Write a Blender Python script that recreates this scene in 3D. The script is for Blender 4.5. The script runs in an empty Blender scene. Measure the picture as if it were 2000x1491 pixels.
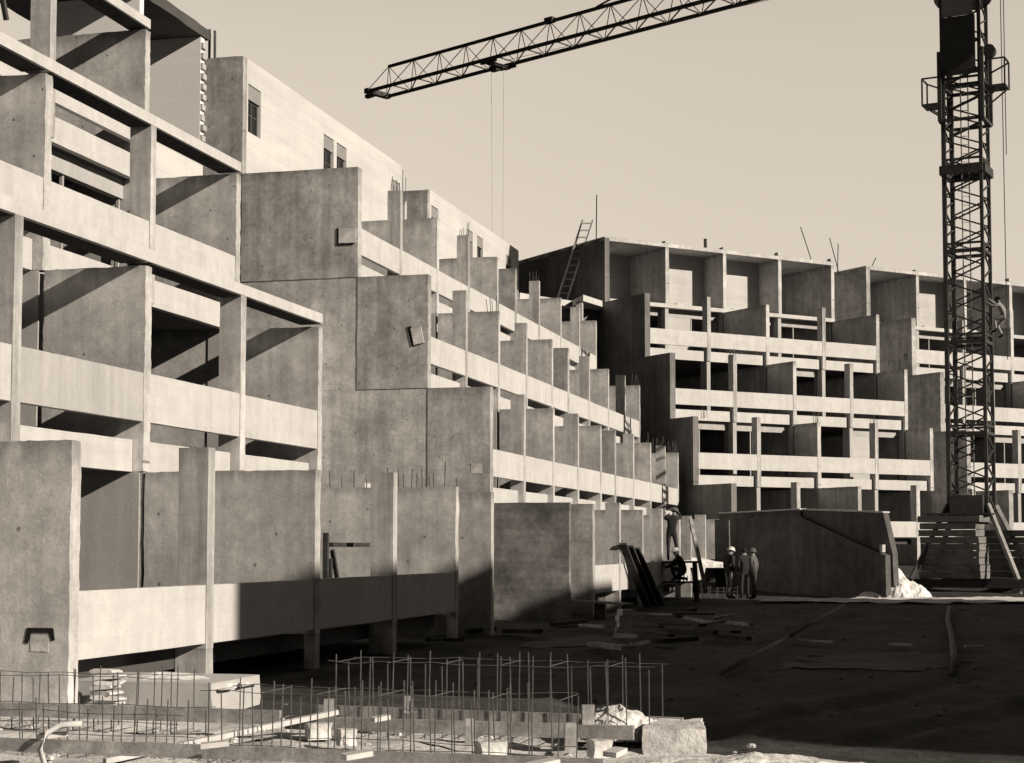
import bpy, bmesh, math, random
from mathutils import Vector, Matrix, noise
R = math.radians
random.seed(7)
SC = bpy.context.scene
COL = SC.collection

# ------------------------------------------------------------------ camera
F, TH, TAU, H, HOR = 3300.0, math.atan(850/3300.0), R(3.5), 1.65, 1070.0
CY = HOR - F*math.tan(TAU)
cam_d = bpy.data.cameras.new('camera'); cam = bpy.data.objects.new('camera', cam_d); COL.objects.link(cam)
cam.location = (0, 0, H); cam.rotation_euler = (math.pi/2 + TAU, 0, TH)
cam_d.sensor_width = 36; cam_d.lens = 36*F/2000; cam_d.shift_y = (CY-745.5)/2000
cam_d.clip_end = 2000
SC.camera = cam

# ------------------------------------------------------------------ light
PHI, SLOPE = R(18), 0.465                       # sun azimuth off the facade normal, fall of its rays across the facade
sv = Vector((math.cos(PHI), -math.sin(PHI), SLOPE*math.cos(PHI))).normalized()   # towards the sun
TINT = (1.0, 0.874, 0.728)
sun_d = bpy.data.lights.new('sun', 'SUN'); sun = bpy.data.objects.new('sun', sun_d); COL.objects.link(sun)
sun_d.energy = 5.0; sun_d.angle = R(0.5); sun_d.color = TINT
sun.rotation_euler = sv.to_track_quat('Z', 'Y').to_euler(); sun.location = sv*80
W = bpy.data.worlds.new('World'); SC.world = W; W.use_nodes = True
nt = W.node_tree; nt.nodes.clear()
def N(t, **k):
    n = nt.nodes.new(t)
    for a, b in k.items(): setattr(n, a, b)
    return n
sky = N('ShaderNodeTexSky', sky_type='NISHITA', sun_disc=False)
sky.sun_elevation = math.asin(sv.z); sky.sun_rotation = math.atan2(sv.x, sv.y)
sky.dust_density = 2.0
bw = N('ShaderNodeRGBToBW'); nt.links.new(sky.outputs[0], bw.inputs[0])
# monochrome print: the luminance of the sky only, whiter low down in the north, darker towards the zenith
tc = N('ShaderNodeTexCoord'); sep = N('ShaderNodeSeparateXYZ'); nt.links.new(tc.outputs['Generated'], sep.inputs[0])
mr = N('ShaderNodeMapRange', interpolation_type='SMOOTHSTEP'); mr.inputs[1].default_value = 0.27; mr.inputs[2].default_value = 0.6
mr.inputs[3].default_value = 1.0; mr.inputs[4].default_value = 0.08; nt.links.new(sep.outputs['Z'], mr.inputs[0])
mp = N('ShaderNodeMath', operation='POWER'); mp.inputs[1].default_value = 0.35; nt.links.new(bw.outputs[0], mp.inputs[0])
my = N('ShaderNodeMapRange', interpolation_type='SMOOTHSTEP'); my.inputs[1].default_value = 0.25; my.inputs[2].default_value = 0.85
my.inputs[3].default_value = 0.08; my.inputs[4].default_value = 1.0; nt.links.new(sep.outputs['Y'], my.inputs[0])
m1 = N('ShaderNodeMath', operation='MULTIPLY'); nt.links.new(mp.outputs[0], m1.inputs[0]); nt.links.new(mr.outputs[0], m1.inputs[1])
m2 = N('ShaderNodeMath', operation='MULTIPLY'); nt.links.new(m1.outputs[0], m2.inputs[0]); nt.links.new(my.outputs[0], m2.inputs[1])
mot = N('ShaderNodeTexNoise'); mot.inputs['Scale'].default_value = 3.0; mot.inputs['Detail'].default_value = 4
nt.links.new(tc.outputs['Generated'], mot.inputs['Vector'])
mo2 = N('ShaderNodeMapRange'); mo2.inputs[3].default_value = 0.95; mo2.inputs[4].default_value = 1.05; nt.links.new(mot.outputs[0], mo2.inputs[0])
m3 = N('ShaderNodeMath', operation='MULTIPLY'); nt.links.new(m2.outputs[0], m3.inputs[0]); nt.links.new(mo2.outputs[0], m3.inputs[1])
tint = N('ShaderNodeMix', data_type='RGBA', blend_type='MULTIPLY'); tint.inputs[0].default_value = 1.0
tint.inputs[7].default_value = (TINT[0], TINT[1], TINT[2], 1); nt.links.new(m3.outputs[0], tint.inputs[6])
bg = N('ShaderNodeBackground'); bg.inputs[1].default_value = 0.48; nt.links.new(tint.outputs[2], bg.inputs[0])
out = N('ShaderNodeOutputWorld'); nt.links.new(bg.outputs[0], out.inputs[0])
SC.view_settings.view_transform = 'Standard'; SC.view_settings.look = 'None'
SC.cycles.diffuse_bounces = 1; SC.view_settings.exposure = 0.0; SC.view_settings.gamma = 1.0

# ------------------------------------------------------------------ materials
def mat(name, col, var=0.25, scale=0.7, streak=0.0, lines=0.0, line_h=0.5, rough=0.9, bump=0.15, fine=10.0, spots=0.0, panel=0.0, metal=0.0, mid=0.0, top=0.0, spec=0.25):
    m = bpy.data.materials.new(name); m.use_nodes = True; t = m.node_tree; L = t.links.new
    b = t.nodes['Principled BSDF']; b.inputs['Roughness'].default_value = rough; b.inputs['Metallic'].default_value = metal
    b.inputs['Specular IOR Level'].default_value = spec
    def n(ty, **k):
        x = t.nodes.new(ty)
        for a, c in k.items(): setattr(x, a, c)
        return x
    co = n('ShaderNodeTexCoord').outputs['Object']
    def nz(s, det, vec=co):
        x = n('ShaderNodeTexNoise'); x.inputs['Scale'].default_value = s; x.inputs['Detail'].default_value = det
        x.inputs['Roughness'].default_value = 0.6
        L(vec, x.inputs['Vector']); return x.outputs[0]
    def rng(v, a, c, lo=0.3, hi=0.7):
        x = n('ShaderNodeMapRange'); x.inputs[1].default_value = lo; x.inputs[2].default_value = hi
        x.inputs[3].default_value = a; x.inputs[4].default_value = c; L(v, x.inputs[0]); return x.outputs[0]
    def mul(a, c):
        x = n('ShaderNodeMath', operation='MULTIPLY'); L(a, x.inputs[0])
        if isinstance(c, float): x.inputs[1].default_value = c
        else: L(c, x.inputs[1])
        return x.outputs[0]
    v = rng(nz(scale, 5), 1-var, 1+var)
    v = mul(v, rng(nz(fine, 4), 1-var*0.45, 1+var*0.45))
    if mid: v = mul(mul(v, rng(nz(scale*4.5, 3), 1-mid, 1+mid)), rng(nz(fine*5, 2), 1-mid*0.9, 1+mid*0.9))
    if streak:
        mp = n('ShaderNodeMapping'); mp.inputs['Scale'].default_value = (4, 4, 0.25); L(co, mp.inputs['Vector'])
        v = mul(v, rng(nz(1.0, 4, mp.outputs[0]), 1-streak, 1+streak))
    if lines:
        sp = n('ShaderNodeSeparateXYZ'); L(co, sp.inputs[0])
        d = n('ShaderNodeMath', operation='DIVIDE'); L(sp.outputs['Z'], d.inputs[0]); d.inputs[1].default_value = line_h
        fr = n('ShaderNodeMath', operation='FRACT'); L(d.outputs[0], fr.inputs[0])
        v = mul(v, rng(fr.outputs[0], 1-lines, 1.0, 0.0, 0.035/line_h*0.5+0.02))
        mp = n('ShaderNodeMapping'); mp.inputs['Scale'].default_value = (0.3, 0.3, 1/line_h); L(co, mp.inputs['Vector'])
        v = mul(v, rng(nz(1.0, 2, mp.outputs[0]), 1-lines*0.5, 1+lines*0.4))
    if panel:
        br = n('ShaderNodeTexBrick'); br.inputs['Scale'].default_value = 1.0
        br.inputs['Brick Width'].default_value = 1.3; br.inputs['Row Height'].default_value = 0.9; br.inputs['Mortar Size'].default_value = 0.006
        br.inputs['Color1'].default_value = (1, 1, 1, 1); br.inputs['Color2'].default_value = (1-panel,)*3+(1,); br.inputs['Mortar'].default_value = (0.80,)*3+(1,)
        sp = n('ShaderNodeSeparateXYZ'); L(co, sp.inputs[0])
        cb = n('ShaderNodeCombineXYZ'); L(sp.outputs['X'], cb.inputs[0]); L(sp.outputs['Z'], cb.inputs[1]); L(cb.outputs[0], br.inputs['Vector'])
        g = n('ShaderNodeRGBToBW'); L(br.outputs[0], g.inputs[0]); v = mul(v, g.outputs[0])
    if top:                                             # grime and laitance left along the cast top edge, running down unevenly
        g = n('ShaderNodeSeparateXYZ'); L(t.nodes['Texture Coordinate'].outputs['Generated'], g.inputs[0])
        mp = n('ShaderNodeMapping'); mp.inputs['Scale'].default_value = (5, 5, 0.4); L(co, mp.inputs['Vector'])
        a_ = n('ShaderNodeMath', operation='MULTIPLY_ADD'); L(nz(1.0, 4, mp.outputs[0]), a_.inputs[0]); a_.inputs[1].default_value = 0.22; L(g.outputs['Z'], a_.inputs[2])
        v = mul(v, rng(a_.outputs[0], 1.0, 1-top, 1.03, 1.10))
    if spots:
        vo = n('ShaderNodeTexVoronoi', voronoi_dimensions='2D'); vo.inputs['Scale'].default_value = 1.15; vo.inputs['Randomness'].default_value = 0.75
        sp2 = n('ShaderNodeSeparateXYZ'); L(co, sp2.inputs[0]); cb2 = n('ShaderNodeCombineXYZ'); L(sp2.outputs['X'], cb2.inputs[0]); L(sp2.outputs['Z'], cb2.inputs[1]); L(cb2.outputs[0], vo.inputs['Vector'])
        v = mul(v, rng(vo.outputs['Distance'], 1-spots, 1.0, 0.018, 0.034))
    cc = n('ShaderNodeCombineColor')
    for i in range(3): L(mul(v, float(col)), cc.inputs[i])
    L(cc.outputs[0], b.inputs['Base Color'])
    if bump:
        bp = n('ShaderNodeBump'); bp.inputs['Strength'].default_value = bump; bp.inputs['Distance'].default_value = 0.03
        L(nz(fine*2.5, 6), bp.inputs['Height']); L(bp.outputs[0], b.inputs['Normal'])
    return m
M = dict(
    conc=mat('wall_concrete', 0.55, 0.26, 0.8, streak=0.16, spots=0.6, lines=0.07, line_h=0.98, mid=0.13, top=0.38),
    conc2=mat('pier_concrete', 0.50, 0.16, 1.2, streak=0.36, mid=0.12, top=0.2),
    party=mat('party_concrete', 0.50, 0.26, 0.55, mid=0.20, streak=0.18, spots=0.6, lines=0.10, line_h=1.46, panel=0.08),
    dark=mat('stained_concrete', 0.20, 0.5, 1.3, lines=0.25, line_h=0.16),
    white=mat('pale_board_concrete', 0.60, 0.07, 0.8, lines=0.06, line_h=0.175, streak=0.07, fine=14, mid=0.06),
    grey=mat('weathered_parapet', 0.47, 0.10, 1.0, streak=0.10),
    plaster=mat('pale_blockwork', 0.64, 0.05, 0.6, streak=0.03, lines=0.20, line_h=0.62),
    party3=mat('cast_terrace_concrete', 0.41, 0.30, 0.7, mid=0.20, streak=0.22, spots=0.6, panel=0.05, top=0.30),
    rampc=mat('shaded_ramp_concrete', 0.12, 0.30, 0.6, streak=0.15, mid=0.2, lines=0.06, line_h=1.2),  # ramp face lies in shade; that shade is put into the colour
    party2=mat('shaded_wall_concrete', 0.20, 0.30, 0.6, streak=0.22, spots=0.5, lines=0.08, line_h=1.46),  # albedo lowered to put shade into the rear wing's end wall
    blockw=mat('white_rendered_block', 0.90, 0.05, 0.7, lines=0.05, line_h=0.25),
    block=mat('white_block', 0.54, 0.10, 1.0, lines=0.12, line_h=0.25),
    soffit=mat('shaded_soffit_concrete', 0.09, 0.15, 1.0),  # slab concrete darkened, the shade of its undersides is put into the colour
    glass=mat('dark_glass', 0.02, 0.1, rough=0.15, bump=0, spec=0.08),
    frame=mat('window_frame_paint', 0.10, 0.1, bump=0),
    lframe=mat('pale_frame_timber', 0.45, 0.1),
    panelg=mat('shutter_panel', 0.30, 0.10, 2.0),
    soil=mat('yard_soil', 0.052, 0.55, 0.5, fine=3, bump=0.9, mid=0.35),  # darker than the ground's own tone, yard shade put into the colour
    sand=mat('pale_sand_and_sunlit_ground', 0.78, 0.30, 1.4, fine=8, bump=0.7),
    rubble=mat('pale_rubble', 0.70, 0.35, 3.0, bump=0.6),
    timber=mat('form_timber', 0.34, 0.30, 2.0, streak=0.1, mid=0.2),
    timberd=mat('dark_timber_and_shade', 0.055, 0.4, 2.0),
    steel=mat('crane_steel', 0.06, 0.3, 2.0, rough=0.6),
    steell=mat('pale_steel', 0.30, 0.3, 2.0, rough=0.6),
    rebar=mat('rebar_steel', 0.13, 0.3, 6.0, rough=0.8, bump=0),
    ballast=mat('ballast_concrete', 0.20, 0.35, 1.5),
    sack=mat('paper_sack', 0.62, 0.12, 5.0),
    cloth=mat('dark_cloth', 0.035, 0.2, 8.0, bump=0), clothl=mat('pale_cloth', 0.32, 0.2, 8.0, bump=0),
    clothm=mat('grey_cloth', 0.13, 0.2, 8.0, bump=0),
    skin=mat('skin', 0.26, 0.08, 8.0, bump=0), helmet=mat('white_helmet', 0.75, 0.03, rough=0.4, bump=0), hair=mat('dark_hair', 0.02, 0.1, bump=0),
    hose=mat('pale_hose', 0.22, 0.2), mud=mat('dried_mud', 0.13, 0.4, 0.9, fine=4, bump=0.6),
)

# ------------------------------------------------------------------ helpers
class MB:
    def __init__(s): s.v = []; s.f = []
    def face(s, pts):
        i = len(s.v); s.v += [tuple(p) for p in pts]; s.f.append(tuple(range(i, i+len(pts))))
    def box(s, x0, x1, y0, y1, z0, z1):
        x0, x1 = sorted((x0, x1)); y0, y1 = sorted((y0, y1)); z0, z1 = sorted((z0, z1))
        i = len(s.v); s.v += [(x, y, z) for z in (z0, z1) for y in (y0, y1) for x in (x0, x1)]
        s.f += [tuple(i+k for k in q) for q in ((0,2,3,1),(4,5,7,6),(0,1,5,4),(2,6,7,3),(0,4,6,2),(1,3,7,5))]
        return s
    def bar(s, a, b, w, h=None):                       # square bar between two points
        a, b = Vector(a), Vector(b); h = h or w; d = (b-a).normalized()
        up = Vector((0,0,1)) if abs(d.z) < 0.95 else Vector((1,0,0))
        p = d.cross(up).normalized()*w/2; q = d.cross(p).normalized()*h/2
        i = len(s.v); s.v += [tuple(c) for e in (a, b) for c in (e+p+q, e-p+q, e-p-q, e+p-q)]
        s.f += [tuple(i+k for k in f) for f in ((0,1,2,3),(7,6,5,4),(0,4,5,1),(1,5,6,2),(2,6,7,3),(3,7,4,0))]
        return s
    def tube(s, pts, r, n=8):
        rings = []
        pts = [Vector(p) for p in pts]
        for k, p in enumerate(pts):
            d = (pts[min(k+1, len(pts)-1)]-pts[max(k-1, 0)]).normalized()
            up = Vector((0,0,1)) if abs(d.z) < 0.9 else Vector((1,0,0))
            a = d.cross(up).normalized(); c = d.cross(a)
            rr = r[k] if isinstance(r, (list, tuple)) else r
            i = len(s.v); s.v += [tuple(p + (a*math.cos(t)+c*math.sin(t))*rr) for t in (2*math.pi*j/n for j in range(n))]; rings.append(i)
        for a, b in zip(rings, rings[1:]):
            s.f += [(a+j, a+(j+1) % n, b+(j+1) % n, b+j) for j in range(n)]
        s.f += [tuple(rings[0]+j for j in range(n))[::-1], tuple(rings[-1]+j for j in range(n))]
        return s
    def prism(s, poly, axis, a, b):                    # poly in the other two axes, extruded from a to b
        n = len(poly); i = len(s.v)
        mk = {'x': lambda u, w, t: (t, u, w), 'y': lambda u, w, t: (u, t, w), 'z': lambda u, w, t: (u, w, t)}[axis]
        s.v += [mk(u, w, t) for t in (a, b) for u, w in poly]
        s.f += [tuple(i+k for k in range(n))[::-1], tuple(i+n+k for k in range(n))]
        s.f += [(i+k, i+(k+1) % n, i+n+(k+1) % n, i+n+k) for k in range(n)]
        return s
    def build(s, name, m, parent=None, loc=None, smooth=False, rough=0.0, cuts=0.25, bevel=0.0):
        me = bpy.data.meshes.new(name)
        off = Vector(loc) if loc is not None else Vector((0, 0, 0))
        me.from_pydata([tuple(Vector(v)-off) for v in s.v], [], s.f)
        bm = bmesh.new(); bm.from_mesh(me); bmesh.ops.recalc_face_normals(bm, faces=bm.faces)
        if rough:
            for _ in range(7):
                es = [e for e in bm.edges if e.calc_length() > cuts*1.6]
                if not es: break
                bmesh.ops.subdivide_edges(bm, edges=es, cuts=1, use_grid_fill=True)
            bmesh.ops.triangulate(bm, faces=[f for f in bm.faces if len(f.verts) > 4])
            dim = [max(v.co[k] for v in bm.verts)-min(v.co[k] for v in bm.verts) for k in range(3)]
            wgt = [0.12 if dim[k] == min(dim) and min(dim) < 0.45*sorted(dim)[1] else 1.0 for k in range(3)]   # broad faces stay flat, edges wander
            for v in bm.verts:
                p = v.co*5.5+off*1.7
                n3 = Vector((noise.noise(p*1.7), noise.noise(p*1.7+Vector((9, 3, 1))), noise.noise(p*2.3+Vector((5, 8, 2)))))*rough
                v.co += Vector([n3[k]*wgt[k] for k in range(3)])
        bm.to_mesh(me); bm.free()
        me.materials.append(m)
        if rough: me.polygons.foreach_set('use_smooth', [True]*len(me.polygons)); me.set_sharp_from_angle(angle=R(42))
        if smooth: me.polygons.foreach_set('use_smooth', [True]*len(me.polygons))
        o = bpy.data.objects.new(name, me); COL.objects.link(o)
        if parent: o.parent = parent
        if loc is not None: o.location = loc
        if bevel:
            b = o.modifiers.new('bevel', 'BEVEL'); b.width = bevel; b.segments = 2; b.limit_method = 'ANGLE'
        return o
def tag(o, label, cat, group=None, kind=None):
    if kind: o['kind'] = kind
    if label: o['label'] = label
    if cat: o['category'] = cat
    if group: o['group'] = group
    return o
def empty(name, label, cat, loc=(0,0,0), rz=0.0, group=None):
    o = bpy.data.objects.new(name, None); COL.objects.link(o); o.location = loc; o.rotation_euler = (0, 0, rz); o.empty_display_size = 0.3
    return tag(o, label, cat, group)
def copy_thing(o, loc, rz=None, label=None):
    c = o.copy(); COL.objects.link(c); c.location = loc
    if rz is not None: c.rotation_euler = (0, 0, rz)
    if label: c['label'] = label
    for ch in list(o.children):
        d = ch.copy(); COL.objects.link(d); d.parent = c
        for g in ch.children:
            e = g.copy(); COL.objects.link(e); e.parent = d
    return c
cT, sT = math.cos(TH), math.sin(TH)
def cw(xc, zc, z=0.0):                                  # metres right of and ahead of the viewpoint -> world
    return Vector((xc*cT - zc*sT, xc*sT + zc*cT, z))
def at(px, zc, z=0.0): return cw((px-1000)/F*zc, zc, z)  # photo column and distance -> world
def gp(px, py, z=0.0): return at(px, (H-z)*F/(py-HOR), z)  # photo point on a level plane -> world

# ------------------------------------------------------------------ ground
def ground_z(x, y):
    t = max(0.0, min(1.0, (y-60-0.3*x)/14.0)); z = 0.85*t*t*(3-2*t)
    d = math.hypot(x+6, y-14)
    z += 0.05*noise.noise(Vector((x*0.35, y*0.35, 0))) + 0.025*noise.noise(Vector((x*1.3, y*1.3, 3)))
    if 15 < y < 46:                                     # wheel ruts left by lorries
        for k, (x0, a, c) in enumerate(((-1.5, 0.10, 2.2), (3.2, -0.06, 1.5), (-3.8, 0.05, 1.0))):
            xc = x0+a*(y-15)+c*math.sin((y-15)*0.13+k)
            for s_ in (-0.85, 0.85):
                q = (x-xc-s_)/0.22
                if abs(q) < 4: z += -0.05*math.exp(-q*q)+0.03*math.exp(-(abs(q)-1.7)**2*2)
        z += 0.022*noise.noise(Vector((x*3.1, y*2.3, 9)))
    return z - 0.03
def make_ground():
    b = MB(); ys = [-60,-30,-10,0,4]+[6+0.35*i for i in range(80)]+[34+1.2*i for i in range(45)]+[95,120,160,240,400,700]
    xs = [-700,-300,-150,-80,-45]+[-30+1.0*i for i in range(14)]+[-16+0.4*i for i in range(12)]+[-11.2+0.14*i for i in range(166)]+[12.1+1.2*i for i in range(25)]+[50,80,150,300,700]
    w = len(xs)
    for y in ys:
        for x in xs: b.v.append((x, y, ground_z(x, y)))
    for j in range(len(ys)-1):
        for i in range(w-1): b.f.append((j*w+i, j*w+i+1, (j+1)*w+i+1, (j+1)*w+i))
    o = b.build('ground', M['soil'], smooth=True); o['kind'] = 'structure'
make_ground()

# ------------------------------------------------------------------ the stepped blocks
D = [8.48, 11.10, 12.75, 14.65, 17.90]      # distance of each storey's front, stepping back upwards
ZW = [2.73, 5.70, 8.62, 11.50, 14.42]       # top of each storey's cross walls
ZP = [1.22, 4.15, 7.06, 9.95]               # top of each storey's parapet
DEEP = 25.8
def rect_wall(b, x0, x1, y0, y1, z0, z1, holes):        # wall across x0..x1 with real openings (y0,y1,z0,z1)
    ys = sorted({y0, y1, *[h[0] for h in holes], *[h[1] for h in holes]}); zs = sorted({z0, z1, *[h[2] for h in holes], *[h[3] for h in holes]})
    def hole(y, z): return any(h[0] < y < h[1] and h[2] < z < h[3] for h in holes)
    for ya, yb in zip(ys, ys[1:]):
        for za, zb in zip(zs, zs[1:]):
            if hole((ya+yb)/2, (za+zb)/2): continue
            for x in (x0, x1): b.face([(x, ya, za), (x, yb, za), (x, yb, zb), (x, ya, zb)])
    for (a, c, d, e) in [(y0, y1, z0, z1)]+list(holes):
        b.face([(x0, a, d), (x1, a, d), (x1, a, e), (x0, a, e)]); b.face([(x0, c, d), (x1, c, d), (x1, c, e), (x0, c, e)])
        b.face([(x0, a, d), (x1, a, d), (x1, c, d), (x0, c, d)]); b.face([(x0, a, e), (x1, a, e), (x1, c, e), (x0, c, e)])
    return b
rnd = random.Random(3)
def party_wall(root, y, mats, extra):
    for i in range(5):
        z0 = ZW[i-1]+0.004 if i else -1.6; z1 = ZW[i]+(extra if i == 4 else 0); t = 0.13
        if i < 4:
            MB().box(-D[i+1]+0.004, -D[i], y-t-0.02, y+t, z0, z1).build('party_panel', M[mats[0]], root, rough=0.012, cuts=0.3)
            MB().box(-DEEP, -D[i+1], y-t, y+t, z0, z1).build('party_panel', M[mats[1]], root, rough=0.010, cuts=0.4)
        else: MB().box(-DEEP, -D[4], y-t, y+t, z0, z1).build('party_panel', M[mats[0]], root, rough=0.015, cuts=0.3)
def stepped_block(root, grid, ranges, beams=(), top='none', grey=(), fine_r=0.012, fine_c=0.25, solid_first=False):
    """grid: [(y, kind)], kind fin / pier / party; ranges[i] = (y0, y1) built at storey i"""
    T = 0.10
    for i in range(4):
        y0, y1 = ranges[i]
        g = [(y, k) for y, k in grid if y0-0.05 <= y <= y1+0.05]
        zb = ZW[i-1]+0.003 if i else 0.46
        zf = ZW[i-1]+0.24 if i else 0.52
        zb0 = zb
        fr, rr = -D[i], -(D[i+1]+(0.42 if i else 2.1))
        for y, k in g:
            j = rnd.uniform(-0.012, 0.012)
            zb = -0.9 if (i == 0 and solid_first and y == g[0][0]) else zb0
            if i == 0 and k != 'party' and zb == zb0:
                MB().box(fr-(0.40 if k == 'pier' else 0.16), fr-0.003, y-T+0.004, y+T-0.004, -0.9, 0.459).build('stub_column', M['conc2'], root, rough=0.008)
            if k == 'fin':
                MB().box(-D[i+1]+0.03, fr, y-T, y+T, zb, ZW[i]+j).build('cross_wall', M['conc'], root, rough=fine_r, cuts=fine_c)
            elif k == 'pier':
                MB().box(fr-0.38, fr, y-T, y+T, zb, ZW[i]+0.11+j).build('pier', M['conc2'], root, rough=0.008)
            if k != 'party':
                MB().box(rr-0.12, -D[i+1]-0.06, y-T, y+T, zf, ZW[i]-0.002).build('rear_post', M['grey'], root)
            if k == 'fin':
                MB().box(-DEEP, (rr-0.125) if i else -D[1]-0.0, y-0.08, y+0.08, zf, ZW[i]-0.002).build('inner_wall', M['conc'], root)
        for n, ((ya, ka), (yb, kb)) in enumerate(zip(g, g[1:])):
            a = ya+(0.14 if ka == 'party' else T)+0.006; c = yb-(0.14 if kb == 'party' else T)-0.006
            if (ka, kb) in (('fin', 'party'),) and i > 0: pass
            pm = M['grey'] if (i, n) in grey else M['white']
            MB().box(fr-0.13, fr-0.012, a, c, ZP[i]-0.70, ZP[i]+rnd.uniform(-0.01, 0.01)).build('parapet', pm, root, rough=0.004, cuts=0.4)
            if i: MB().box(fr-0.30, fr-0.17, a, c, ZW[i-1]+0.004, ZW[i-1]+0.46).build('edge_beam', M['white'], root, rough=0.006, cuts=0.4)
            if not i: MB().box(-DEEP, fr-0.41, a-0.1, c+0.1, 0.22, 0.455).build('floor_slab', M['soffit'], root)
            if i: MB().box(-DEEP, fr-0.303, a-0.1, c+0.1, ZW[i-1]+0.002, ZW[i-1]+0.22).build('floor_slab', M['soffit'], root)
            # what stands behind the terrace
            kind = rnd.choice('lllpo') if (i or n) else 'l'
            zt = ZW[i]-0.004
            if kind in 'lp': MB().box(rr-0.16, rr, a, c, zt-0.36, zt).build('lintel', M['grey'], root)
            if kind == 'p':
                w = (c-a)*0.48
                MB().box(rr-0.15, rr-0.01, a, a+w, zf, zt-0.362).build('infill_wall', M['block'], root)
                a2 = a+w
            else: a2 = a
            if kind in 'lp':
                b = MB()
                for q in ([0.02, 0.34, 0.98] if kind == 'l' else [0.05, 0.95]):
                    y = a2+(c-a2)*q; b.box(rr-0.10, rr-0.04, y-0.025, y+0.025, zf, zt-0.364)
                b.build('window_frame', M['lframe'], root)
        if i in beams:
            for (ya, ka), (yb, kb) in zip(g, g[1:]):
                ya2 = ya+(0.0005 if ya > g[0][0] else -T); yb2 = yb-(0.0005 if yb < g[-1][0] else -T)
                MB().box(fr-0.40, fr+0.004, ya2, yb2, ZW[i]+0.07, ZW[i]+0.25).build('top_beam', M['white'], root, rough=0.005, cuts=0.4)
                MB().box(fr-0.398, fr-0.006, ya2+0.1, yb2-0.1, ZW[i]+0.045, ZW[i]+0.069).build('soffit_shade_strip', M['timberd'], root)  # added dark strip, paints the shade under each top beam
    ys = [y for y, _ in grid]
    MB().box(-DEEP-0.2, -DEEP-0.004, ys[0], ys[-1], -1.2, ZW[3]).build('rear_wall', M['block'], root)
def starter(root, x0, x1, y, z, n, h=0.45, lean=0.12, th=0.016):
    r = random.Random(int(x0*100+y*10))
    for k in range(n):
        x = x0+(x1-x0)*k/max(1, n-1); yy = y+r.uniform(-0.05, 0.05); hh = h*r.uniform(0.5, 1.1)
        MB().bar((x, yy, z-0.05), (x+r.uniform(-lean, lean)*hh, yy+r.uniform(-lean, lean)*hh, z+hh), th).build('starter_bar', M['rebar'], root)
def pocket(root, x, y, z, w, h, d, m, tilt=0.0):        # a formwork pocket standing proud of a cross wall
    b = MB(); b.box(-w/2, w/2, -d, 0.0, -h/2, h/2)
    o = b.build('wall_pocket', m, root, loc=None, rough=0.01, cuts=0.1); o.location = (x, y, z); o.rotation_euler = (0, tilt, 0)
def window(root, x, y0, y1, z0, z1, zs):                # grey panel over a dark casement
    f = MB()
    for a, c in ((y0, y0+0.05), (y1-0.05, y1), ((y0+y1)/2-0.02, (y0+y1)/2+0.02)): f.box(x-0.14, x-0.09, a, c, z0, zs)
    for a, c in ((z0, z0+0.05), (zs-0.05, zs), (z0+(zs-z0)*0.55, z0+(zs-z0)*0.55+0.03)): f.box(x-0.145, x-0.095, y0, y1, a, c)
    w = f.build('window', M['frame'], root)
    MB().box(x-0.132, x-0.118, y0+0.02, y1-0.02, z0+0.02, zs-0.02).build('pane', M['glass'], w)
    MB().box(x-0.10, x-0.03, y0, y1, zs+0.003, z1).build('shutter_panel', M['panelg'], w)

# near block
near = empty('apartment_block', 'nearest stepped concrete block at left with beam-framed terraces above shadowed ground floor', 'building', (0, 0, 0))
gridN = [(15.35, 'fin'), (18.58, 'pier'), (22.10, 'fin'), (25.50, 'pier'), (29.00, 'fin')]
stepped_block(near, gridN, [(15.3, 29.1)]*4, beams=(1, 2, 3), grey={(1, 1)}, fine_r=0.017, fine_c=0.10, solid_first=True)
# ground floor of the near block runs on to its end wall
MB().box(-DEEP, -D[0], 31.32, 31.52, -0.9, 2.72).build('end_wall', M['conc'], near, rough=0.012)
MB().box(-21.4, -17.9, 38.3, 38.52, 11.5, ZW[4]-0.005).build('block_wall', M['blockw'], near, rough=0.01)
MB().box(-20.2, -17.9, 35.0, 35.2, 11.5, ZW[4]-0.005).build('block_wall', M['blockw'], near, rough=0.01)
for k in range(11):                                       # toothed end of the block wall
    MB().box(-17.899, -17.86+rnd.uniform(0, 0.05), 38.31, 38.51, 11.52+k*0.26, 11.52+k*0.26+0.14).build('block_tooth', M['conc'], near)
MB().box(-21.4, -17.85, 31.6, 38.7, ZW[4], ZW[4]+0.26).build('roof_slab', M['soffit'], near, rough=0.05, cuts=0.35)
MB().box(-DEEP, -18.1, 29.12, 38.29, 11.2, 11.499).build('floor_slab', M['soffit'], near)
MB().box(-18.1, -17.9, 29.12, 38.5, -0.9, 11.19).build('stair_wall', M['plaster'], near)
pocket(near, -8.80, 15.25, 0.70, 0.20, 0.17, 0.006, M['conc'])
MB().prism([(-8.94, 0.85), (-8.65, 0.85), (-8.63, 0.73), (-8.67, 0.72), (-8.70, 0.80), (-8.89, 0.80), (-8.93, 0.69), (-8.97, 0.70)], 'y', 15.242, 15.25).build('pocket_shade', M['glass'], near)  # dark plate painting the shade in the recess round the pocket

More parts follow.
